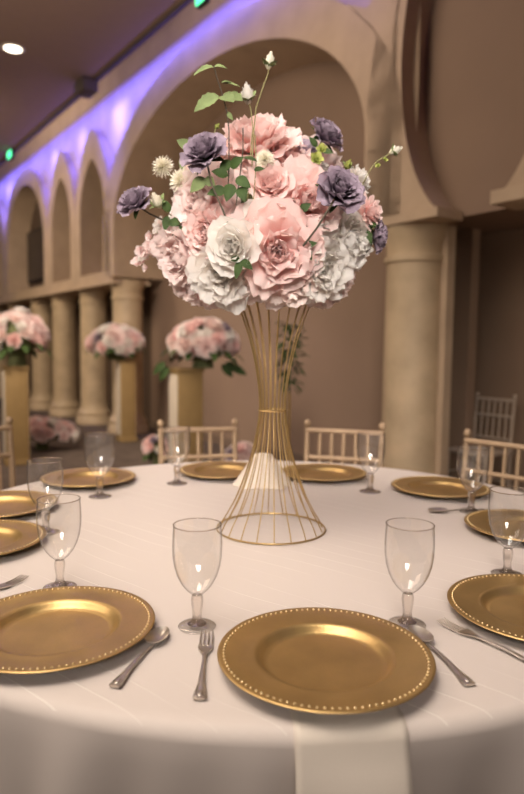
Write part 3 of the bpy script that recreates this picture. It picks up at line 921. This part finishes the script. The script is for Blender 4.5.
# stock spike with many small blossoms at the left
for i in range(36):
    t = i/35; px = 168-24*t+rb.uniform(-7, 7); py = 226+34*t+rb.uniform(-8, 8)
    put_bloom('stock_blossom', 'floret', 'pink2' if i % 3 else 'white', P(px, py, .0+rb.uniform(-.04, .03)), rb.uniform(6.5, 9)/pxm, (-.6+rb.uniform(-.5, .5), -.7+rb.uniform(-.4, .4), .2+rb.uniform(-.5, .5)))

# foliage: tall leafy sprig with serrated leaves, darker leaves tucked between the blooms
def sprig(pts, rad, mk, leaves, lmk, lab, serr=.0):
    o = MB().tube([P(*q)-BO for q in pts], rad, 7).build('leaf_sprig', M[mk], arr); o['label'] = lab
    for px, py, dy, dirv, L, Wd, up in leaves:
        k_ = .78 if lmk == 'leaf' else 1
        b = MB(); leaf_mb(b, P(px, py, dy)-BO, dirv, L/pxm*.95, Wd/pxm*k_, up, serr=serr, nv=11); b.build('leaf', M[lmk], o)
sprig([(214, 66, -.16), (217, 78, -.16), (222, 93, -.16), (227, 112, -.16), (229, 130, -.16), (229, 165, -.17), (228, 190, -.18)], .0014, 'stem_dark',
      [(214, 67, -.16, (-.9, -.1, -.18), 20, 6.5, (0, -.6, .8)), (214, 67, -.16, (.9, .0, .12), 12, 5, (0, -.6, .8)),
       (219, 96, -.16, (-1, -.15, -.45), 26, 7.5, (0, -.85, .5)), (221, 96, -.16, (.7, -.5, -.3), 15, 7.5, (0, -.8, .6)),
       (228, 96, -.16, (.95, -.2, -.15), 14, 6, (0, -.8, .5)), (221, 83, -.16, (.8, .1, .25), 12, 4, (0, -.5, .8)), (222, 84, -.16, (.9, -.3, .0), 17, 3, (0, -.5, .8)),
       (227, 112, -.16, (.6, -.2, -.8), 9, 2, (0, -1, 0))], 'leaf_light', 'tall sprig of sage green serrated leaves at the top', .10)
sprig([(243, 128, -.17), (243, 150, -.18), (240, 175, -.19), (236, 205, -.19)], .0013, 'stem_dark',
      [(243, 158, -.18, (.9, -.4, -.1), 14, 5, (0, -.6, .8)), (230, 160, -.18, (-.5, -.5, -.8), 18, 6, (0, -1, .2)), (231, 168, -.19, (.6, -.6, .5), 15, 6, (0, -1, .3)),
       (228, 176, -.19, (-.9, -.3, .3), 15, 6, (0, -1, .3)), (236, 178, -.20, (.8, -.4, -.5), 16, 6.5, (0, -1, .2)), (232, 184, -.20, (-.3, -.5, -1), 17, 7, (0, -1, 0)),
       (240, 187, -.20, (.3, -.6, -.9), 15, 6.5, (0, -1, 0)), (226, 190, -.20, (-1, -.3, -.2), 17, 6.5, (0, -1, .2)), (222, 152, -.16, (-.7, -.3, .5), 14, 5, (0, -1, .3)), (222, 150, -.16, (-.2, -.3, .9), 16, 5, (0, -1, 0))],
      'leaf', 'dark leafy sprig in front of the left peony')
sprig([(255, 135, -.18), (256, 165, -.18), (254, 195, -.18), (250, 222, -.18)], .0010, 'stem_green', [(254, 170, -.18, (.8, -.4, .1), 10, 3, (0, -1, .2))], 'leaf', 'thin bare twig in the middle')
sprig([(165, 223, -.10), (176, 228, -.10), (190, 232, -.10)], .0012, 'stem_green',
      [(170, 212, -.10, (-.5, -.4, .8), 14, 5, (0, -1, .2)), (175, 216, -.10, (.4, -.4, -.9), 22, 6, (0, -1, .2)), (168, 216, -.10, (-.2, -.4, -1), 15, 5, (0, -1, .2)), (183, 225, -.10, (-.6, -.4, -.8), 18, 5, (0, -1, .2)), (168, 224, -.11, (.9, -.3, .2), 16, 5, (0, -1, .2))], 'leaf', 'dark leaves at left under the cream bud')
sprig([(296, 205, -.17), (298, 215, -.17), (300, 225, -.15)], .0012, 'stem_dark',
      [(292, 212, -.18, (-.9, -.4, .3), 14, 5, (0, -1, .2)), (296, 214, -.18, (-.3, -.4, -.9), 14, 5, (0, -1, .2)), (299, 212, -.18, (.7, -.4, .5), 13, 5, (0, -1, .2)), (300, 216, -.18, (.4, -.4, -.8), 14, 5, (0, -1, .2))], 'leaf', 'dark leaves right of the pink rose')
sprig([(296, 236, -.19), (302, 246, -.18), (310, 256, -.16)], .0012, 'stem_dark',
      [(300, 243, -.19, (-.6, -.4, .6), 13, 4.5, (0, -1, .2)), (303, 247, -.19, (.9, -.4, .3), 13, 4.5, (0, -1, .2)), (305, 249, -.19, (.5, -.4, -.8), 12, 4.5, (0, -1, .2))], 'leaf', 'dark leaves below the bare lavender stem')
sprig([(240, 258, -.235), (241, 264, -.235), (243, 270, -.22)], .0012, 'stem_green',
      [(240, 260, -.235, (-.2, -.3, -1), 17, 4.5, (0, -1, 0)), (241, 260, -.235, (.8, -.3, -.6), 13, 4.5, (0, -1, .2)), (240, 260, -.235, (-.9, -.3, .1), 9, 4, (0, -1, .2))], 'leaf', 'green leaf tucked under the white rose')
sprig([(366, 228, -.07), (364, 240, -.07), (356, 256, -.06)], .0012, 'stem_green',
      [(365, 230, -.08, (.4, -.4, -.9), 15, 5, (0, -1, 0)), (364, 228, -.08, (-.2, -.4, -1), 14, 4.5, (0, -1, 0)), (368, 226, -.08, (.9, -.4, .1), 11, 4, (0, -1, .3))], 'leaf', 'green leaves between carnation and small lavender rose')
sprig([(318, 150, -.03), (314, 160, -.04), (308, 178, -.05)], .0012, 'stem_green',
      [(317, 147, -.06, (-.6, -.4, .7), 12, 4, (0, -1, .2)), (320, 150, -.06, (.9, -.4, -.2), 13, 4, (0, -1, .2)), (313, 162, -.07, (-.6, -.4, -.5), 12, 4, (0, -1, .2))], 'leaf', 'green leaves under the upper right lavender rose')
sprig([(194, 137, -.08), (190, 150, -.07), (196, 175, -.05)], .0012, 'stem_green',
      [(190, 148, -.09, (-.7, -.4, .4), 14, 5, (0, -1, .2)), (185, 158, -.09, (-.3, -.4, -.9), 12, 4, (0, -1, .2)), (205, 178, -.19, (-.7, -.3, -.7), 18, 5.5, (0, -1, 0)), (205, 178, -.19, (.6, -.3, -.5), 12, 4.5, (0, -1, 0))], 'leaf_light', 'green leaves behind the left lavender rose')

# ------------------------------------------------------------------ chiavari chairs (origin on floor at centre of seat, back at -y... facing +y)
def chair_proto(name, mk, cush=True):
    t = thing(name, '', 'chair')
    H = .875; zs = .44
    sb = MB(); sb.bbox((0, 0, zs), (.39, .37, .022), b=.006); sb.build('seat', M[mk], t, True, 40)
    if cush:
        c = MB(); c.bbox((0, .0, zs+.032), (.375, .345, .04), b=.016); c.build('cushion', M['cushion'], t, True, 60)
    for s in (-1, 1):
        pts = [(s*.165, -.205, 0), (s*.168, -.178, .25), (s*.170, -.172, zs), (s*.172, -.185, .65), (s*.174, -.205, H-.035)]
        b = MB(); b.tube(pts, [.013, .0145, .0145, .0135, .012], 12)
        b.ball((s*.174, -.207, H-.014), .0165, 12, 8, (1, 1, 1.15)); b.tube([(s*.174, -.205, H-.045), (s*.174, -.205, H-.038)], .0155, 12)
        b.build('rear_post', M[mk], t, True, 50)
        MB().tube([(s*.175, .172, 0), (s*.175, .165, .2), (s*.175, .16, zs-.012)], [.012, .014, .014], 12).build('front_leg', M[mk], t, True, 50)
    MB().tube([(-.175, -.2, H-.045), (0, -.203, H-.045), (.175, -.2, H-.045)], .0125, 10).build('top_rail', M[mk], t)
    MB().tube([(-.172, -.19, .705), (.172, -.19, .705)], .011, 10).build('middle_rail', M[mk], t)
    MB().tube([(-.170, -.175, .53), (.170, -.175, .53)], .010, 10).build('lower_rail', M[mk], t)
    for k in range(5):
        x = -.112+.056*k
        b = MB(); b.tube([(x, -.176, .535), (x, -.19, .70), (x, -.197, .77), (x, -.201, H-.05)], [.008, .0085, .0095, .008], 8)
        b.build('spindle', M[mk], t, True, 60)
    for s in (-1, 1):
        for z in (.16, .27): MB().tube([(s*.172, -.19, z), (s*.175, .168, z)], .008, 8).build('stretcher', M[mk], t)
    for z in (.20,): 
        MB().tube([(-.175, .167, z), (.175, .167, z)], .008, 8).build('stretcher', M[mk], t)
        MB().tube([(-.168, -.182, z), (.168, -.182, z)], .008, 8).build('stretcher', M[mk], t)
    return t
ch = chair_proto('chiavari_chair', 'champagne')
CH = [(104.0, 1.33, 'champagne spindle back chair behind the table, left of the wire stand'),
      (74.5, 1.33, 'champagne spindle back chair behind the table, right of the wire stand'),
      (43.5, 1.335, 'champagne spindle back chair at the right frame edge behind a goblet'),
      (138.6, 1.75, 'champagne spindle back chair pulled out at the left frame edge')]
for i, (a, dist, lab) in enumerate(CH):
    o = ch if i == 0 else copy_tree(ch)
    a = R(a); dv = Vector((math.cos(a), math.sin(a), 0)); o.location = TC+dv*(dist-.20)
    o.rotation_euler = (0, 0, a+PI/2); tag(o, lab, 'chair', 'spindle back chairs around the round table')
gc = chair_proto('resin_chair', 'pale_resin', False)
p = at(495, 420, 4.95); bk = math.atan2(EN.y, EN.x)
gc.location = (p.x-EN.x*.20, p.y-EN.y*.20, 0); gc.rotation_euler = (0, 0, bk+PI/2); gc.scale = (.95, .95, 1.0)
tag(gc, 'pale translucent spindle back chair standing in the dark recess beside the column', 'chair')

# ------------------------------------------------------------------ background bouquets
SM = {}
for i, mk in enumerate(('pink', 'pink2', 'white', 'blush', 'lavender')):
    SM[mk] = [bloom_mesh('rose' if mk != 'pink2' else 'open', 'small_'+mk, M[mk], 50+i)]
def bouquet(name, lab, c, rx, ry, rz_, n, rad, seed, cat='bouquet', group=None, low=-.35, base_z=None, leafy=14):
    rn = random.Random(seed)
    t = thing(name, lab, cat, (c.x, c.y, base_z if base_z is not None else c.z-rz_), 0, group); o0 = Vector(t.location)
    b = MB(); b.ball(c-o0, 1, 16, 10, (rx*.72, ry*.72, rz_*.72))
    if base_z is not None: 
        hh = c.z-base_z; rr = min(rx, ry)*.35
        b.lathe([(.0005, .0), (rr, .0), (rr*.8, hh*.6), (.0005, hh*.9)], 16)
    b.build('foam_core', M['foam'], t)
    for i in range(n):
        z = 1-(1-low)*(i+.5)/n; a = GA*i+rn.uniform(-.3, .3); q = math.sqrt(max(0, 1-z*z))
        dv = Vector((q*math.cos(a), q*math.sin(a), z)); pos = c+Vector((dv.x*rx, dv.y*ry, dv.z*rz_))*rn.uniform(.84, 1.02)
        mk = rn.choices(['pink', 'pink2', 'white', 'blush', 'lavender'], [5, 4, 5, 3, .5])[0]
        o = obj('blossom', SM[mk][0], None, t); r = rad*rn.uniform(.8, 1.25)
        o.matrix_basis = Matrix.Translation(pos-o0-dv*r*.3) @ axis_rot(dv, rn.uniform(0, 6)) @ Matrix.Diagonal((r, r, r, 1))
    for i in range(leafy):
        a = 2*PI*i/leafy+rn.uniform(-.2, .2); dv = Vector((math.cos(a), math.sin(a), rn.uniform(-.7, -.2)))
        b = MB(); leaf_mb(b, c-o0+Vector((dv.x*rx*.8, dv.y*ry*.8, dv.z*rz_*.7)), dv, rn.uniform(.10, .17), .035); b.build('leaf', M['leaf'], t)
    return t
def pedestal(lab, x, y, w, h, rz):
    t = thing('pedestal', lab, 'pedestal', (x, y, 0), rz, 'gold pedestals along the arcade wall')
    MB().bbox((0, 0, .03), (w*1.12, w*1.12, .06), b=.008).build('base', M['pedestal_gold'], t)
    MB().bbox((0, 0, h/2+.015), (w, w, h-.09), b=.006).build('shaft', M['pedestal_gold'], t)
    for s in (-1, 1): MB().bbox((s*(w/2+.004), 0, h/2+.015), (.007, w*.86, h-.14), b=.002).build('side_panel', M['pedestal_cream'], t)
    MB().bbox((0, 0, h-.015), (w*1.1, w*1.1, .03), b=.006).build('top', M['pedestal_gold'], t)
    return t
def bq(px, py, wpx, hpx, Y, ppx, top_py, pw, plab, blab, seed, n=44, rot=.5):
    c = at(px, py, Y); s = Y/F_PX; h = at(ppx, top_py, Y).z
    x = at(ppx, top_py, Y).x
    pedestal(plab, x, Y, pw, h, rot)
    rx, rz_ = wpx/2*s*.92, hpx/2*s*.92
    c.z = max(c.z, h+rz_*.45)
    t = bouquet('flower_bouquet', blab, c, rx, rx*.9, rz_, n, rx*.26, seed, group='bouquets on the gold pedestals', base_z=h+.002)
bq(203, 344, 76, 54, 5.55, 186, 368, .23, 'gold and cream pedestal behind the left far chair', 'pink and white bouquet with trailing green leaves, nearest left of the stand', 3, 52)
bq(117, 344, 60, 38, 8.05, 126, 360, .20, 'gold pedestal in front of the first column left of the big arch', 'flat pink and white bouquet in front of the left column', 4, 46)
bq(17, 337, 64, 58, 6.4, 15, 366, .22, 'gold pedestal at the left frame edge', 'round pink and white bouquet cut by the left frame edge', 5, 52)
# extra trailing greens on the nearest bouquet are part of it
t = [o for o in bpy.data.objects if o.get('label', '').startswith('pink and white bouquet with trailing')][0]
for px, py, dx, dz in ((226, 362, .8, -.6), (232, 366, .9, -.5), (222, 364, .6, -.7), (168, 366, -.5, -.9), (165, 362, -.7, -.7)):
    b = MB(); leaf_mb(b, at(px, py, 5.55)-t.location, (dx, -.2, dz), .15, .035, (0, -1, .2)); b.build('leaf', M['leaf'], t)
# low flowers on the floor
c = at(42, 432, 7.3); c.z = max(c.z, .14)
bouquet('floor_flowers', 'long low row of pale pink flowers on the carpet at left', c, .40, .22, .15, 46, .085, 9, group='flowers on the floor', base_z=.002, leafy=4)
c = at(156, 448, 6.3)
bouquet('floor_flowers', 'small white flower clump on the carpet left of the far chair', c, .12, .12, .12, 14, .06, 10, group='flowers on the floor', base_z=.002, leafy=3)
c = at(241, 457, 4.9)
bouquet('floor_flowers', 'pale flower clump on the carpet between the far chair and the wire stand', c, .11, .11, .11, 14, .055, 11, group='flowers on the floor', base_z=.002, leafy=3)
# greenery on a slim stand behind the centrepiece
c = at(290, 352, 4.5)
t = thing('greenery_stand', 'dark green foliage on a slim gold pole behind the wire stand', 'plant', (c.x, c.y, 0))
MB().lathe([(.0005, 0), (.11, 0), (.11, .012), (.012, .02), (.010, .9), (.0005, .9)], 24).build('pole', M['wire'], t, True, 50)
rn = random.Random(12); b = MB()
for i in range(130):
    a = rn.uniform(0, 6.28); z = rn.uniform(-.26, .22); rr = .085*math.sqrt(max(.05, 1-(z/.30)**2))*rn.uniform(.3, 1)
    p0 = Vector((rr*math.cos(a), rr*math.sin(a), c.z+z)); leaf_mb(b, p0, (math.cos(a), math.sin(a), rn.uniform(-.8, .5)), rn.uniform(.05, .09), .018, nv=6)
b.tube([(0, 0, .85), (0, 0, c.z+.2)], .006, 6)
b.build('foliage', M['leaf'], t)

# ------------------------------------------------------------------ fittings
def downlight(p, lab):
    t = thing('ceiling_light', lab, 'ceiling light', (p.x, p.y, CEIL), 0, 'recessed ceiling lights')
    MB().lathe([(.085, 0), (.118, -.002), (.122, -.008), (.112, -.014), (.09, -.012), (.085, 0)], 40).build('trim_ring', M['white_trim'], t)
    MB().lathe([(.0005, -.006), (.06, -.007), (.088, -.009)], 40).build('lens', M['warm_lens'], t)
    return t
pl = on_table(13, 48, CEIL); downlight(pl, 'bright round recessed ceiling light at top left')
# emergency lamps on the ceiling lip, dark speaker
def exit_lamp(q, lab, s=1.0):
    t = thing('exit_lamp', lab, 'exit lamp', q, math.atan2(EN.y, EN.x)-PI/2, 'green lamps along the ceiling edge')
    dz = -(CEIL-q.z)
    MB().bbox((0, 0, 0), (.20*s, .05, .12*s), b=.008).build('housing', M['black'], t)
    MB().bbox((0, -.031, 0), (.17*s, .012, .09*s), b=.004).build('lens', M['green_led'], t)
    MB().tube([(0, 0, .05*s), (0, 0, -dz)], .01, 10).build('mount', M['black'], t)
    return t
exit_lamp(W(7.95, -.78, 4.31), 'small glowing green lamp far left on the ceiling edge', 1.2)
exit_lamp(W(1.86, -.78, 4.215), 'glowing green lamp cut by the top of the frame', .8)
q = on_table(86, 82, CEIL-.02)
t = thing('ceiling_speaker', 'dark box speaker mounted on the ceiling beside the violet cove', 'speaker', (q.x, q.y, CEIL), math.atan2(EN.y, EN.x)-PI/2)
MB().bbox((0, 0, -.09), (.30, .20, .14), b=.02).build('cabinet', M['speaker'], t)
MB().tube([(0, 0, -.03), (0, 0, 0)], .025, 12).build('mount', M['black'], t)
# dark wall screen in a far niche
t = thing('wall_screen', 'dark rectangular screen hanging in a far left arch niche', 'screen', W(9.83, .13, 2.97))
fr_ = MB(); 
def wloc(mb, s0, s1, n0, n1, z0, z1):
    wbox(mb, s0, s1, n0, n1, z0, z1); mb.v = [tuple(Vector(v)-Vector(t.location)) for v in mb.v]; return mb
wloc(MB(), 9.12, 10.20, .10, .155, 2.45, 3.45).build('frame', M['black'], t, False)
wloc(MB(), 9.16, 10.16, .092, .10, 2.49, 3.41).build('panel', M['screen'], t, False)
q = W(.12, .33, 1.17)
t = thing('wall_switch', 'small black switch on the dark wall beside the right column', 'switch', W(.115, .36, 1.19))
wloc(MB(), .100, .119, .32, .40, 1.12, 1.26).build('plate', M['black'], t, False)
wloc(MB(), .092, .102, .345, .375, 1.16, 1.22).build('rocker', M['screen'], t, False)

# ------------------------------------------------------------------ light
def area(name, loc, target, size, power, col, sizey=None, spread=None):
    l = bpy.data.lights.new(name, 'AREA'); l.energy = power; l.color = col; l.size = size
    if sizey: l.shape = 'RECTANGLE'; l.size_y = sizey
    if spread: l.spread = spread
    o = bpy.data.objects.new(name, l); COL.objects.link(o); o.location = loc
    o.rotation_euler = (Vector(target)-Vector(loc)).to_track_quat('-Z', 'Y').to_euler()
    return o
WARM = (1, .86, .72)
area('table_key', (-.8, .5, 4.0), (.1, 1.55, .95), 2.0, 40, (1, .90, .81), spread=R(96))
area('room_fill', (-3.5, 2.0, 4.2), (-1, 6, 0), 3.5, 165, (1, .85, .70))
area('wall_wash', (-1.6, 4.0, 4.3), W(1.6, .3, 1.6), 2.0, 92, (1, .83, .67))
area('far_wash', (-5.5, 8.5, 4.3), W(9, 0, 1.0), 2.5, 260, (1, .82, .62))
area('bouquet_fill', (-2.4, 3.2, 3.9), (-1.6, 6.6, 1.15), 1.0, 34, (1, .86, .72), spread=R(60))  # unseen fill added to brighten the pedestal bouquets
area('ceiling_bounce', (-3.5, 3.5, 1.9), (-3.5, 4.5, 4.4), 4.0, 90, (1, .84, .70))
area('passage_fill', W(-1.6, .0, 1.9), W(-.3, .8, 1.0), .5, 26, (1, .84, .68))  # unseen fill added because the passage came out too dark
def cove(sc_, size, power, tilt, spread):
    q = W(sc_, -.44, 4.74)
    o = area('violet_cove', q, W(sc_, NS, 3.7), size, power, (.125, .12, 1), sizey=.03, spread=R(spread))
    z = (EN*-math.sin(R(tilt))+Vector((0, 0, 1))*math.cos(R(tilt))).normalized(); x = ES.copy(); y = z.cross(x).normalized()
    o.matrix_world = Matrix.Translation(q) @ Matrix((x, y, z)).transposed().to_4x4()
for k in range(6): cove(1.75+2.95*k, 2.9, 27, 44, 76)
for sc_, pw_, sz_ in ((.3, 1.5, .15), (5.12, 16, .5), (6.5, 6, .2), (7.8, 7, .2), (10.55, 9, .4), (12.0, 6, .2)): cove(sc_, sz_, pw_, 25, 56)  # extra local lamps added to carry violet down the spandrels
for k in range(4):                                  # unseen lamps added to deepen the violet haze on the ceiling edge
    q = W(2.5+3*k, -.55, CEIL-.14); o = area('violet_ceiling_wash', q, q, 2.9, 5, (.22, .16, 1), sizey=.03)
    z = (EN*math.sin(R(68))-Vector((0, 0, 1))*math.cos(R(68))).normalized(); x = ES.copy(); y = z.cross(x).normalized()
    o.matrix_world = Matrix.Translation(q) @ Matrix((x, y, z)).transposed().to_4x4()
area('flower_front', (-.1, -1.35, 2.35), (BC.x, BC.y, BC.z-.06), 1.3, 11, (1, .90, .82), spread=R(34))  # unseen soft lamp added to brighten the blooms from the front
w = bpy.data.worlds.new('world'); scene.world = w; w.use_nodes = True
w.node_tree.nodes['Background'].inputs[0].default_value = (.5, .42, .36, 1); w.node_tree.nodes['Background'].inputs[1].default_value = .15

scene.view_settings.view_transform = 'Standard'
scene.view_settings.exposure = -.22
scene.cycles.use_denoising = True
scene.cycles.max_bounces = 10; scene.cycles.transparent_max_bounces = 24
scene.cycles.caustics_reflective = False; scene.cycles.caustics_refractive = False
scene.cycles.sample_clamp_indirect = 4
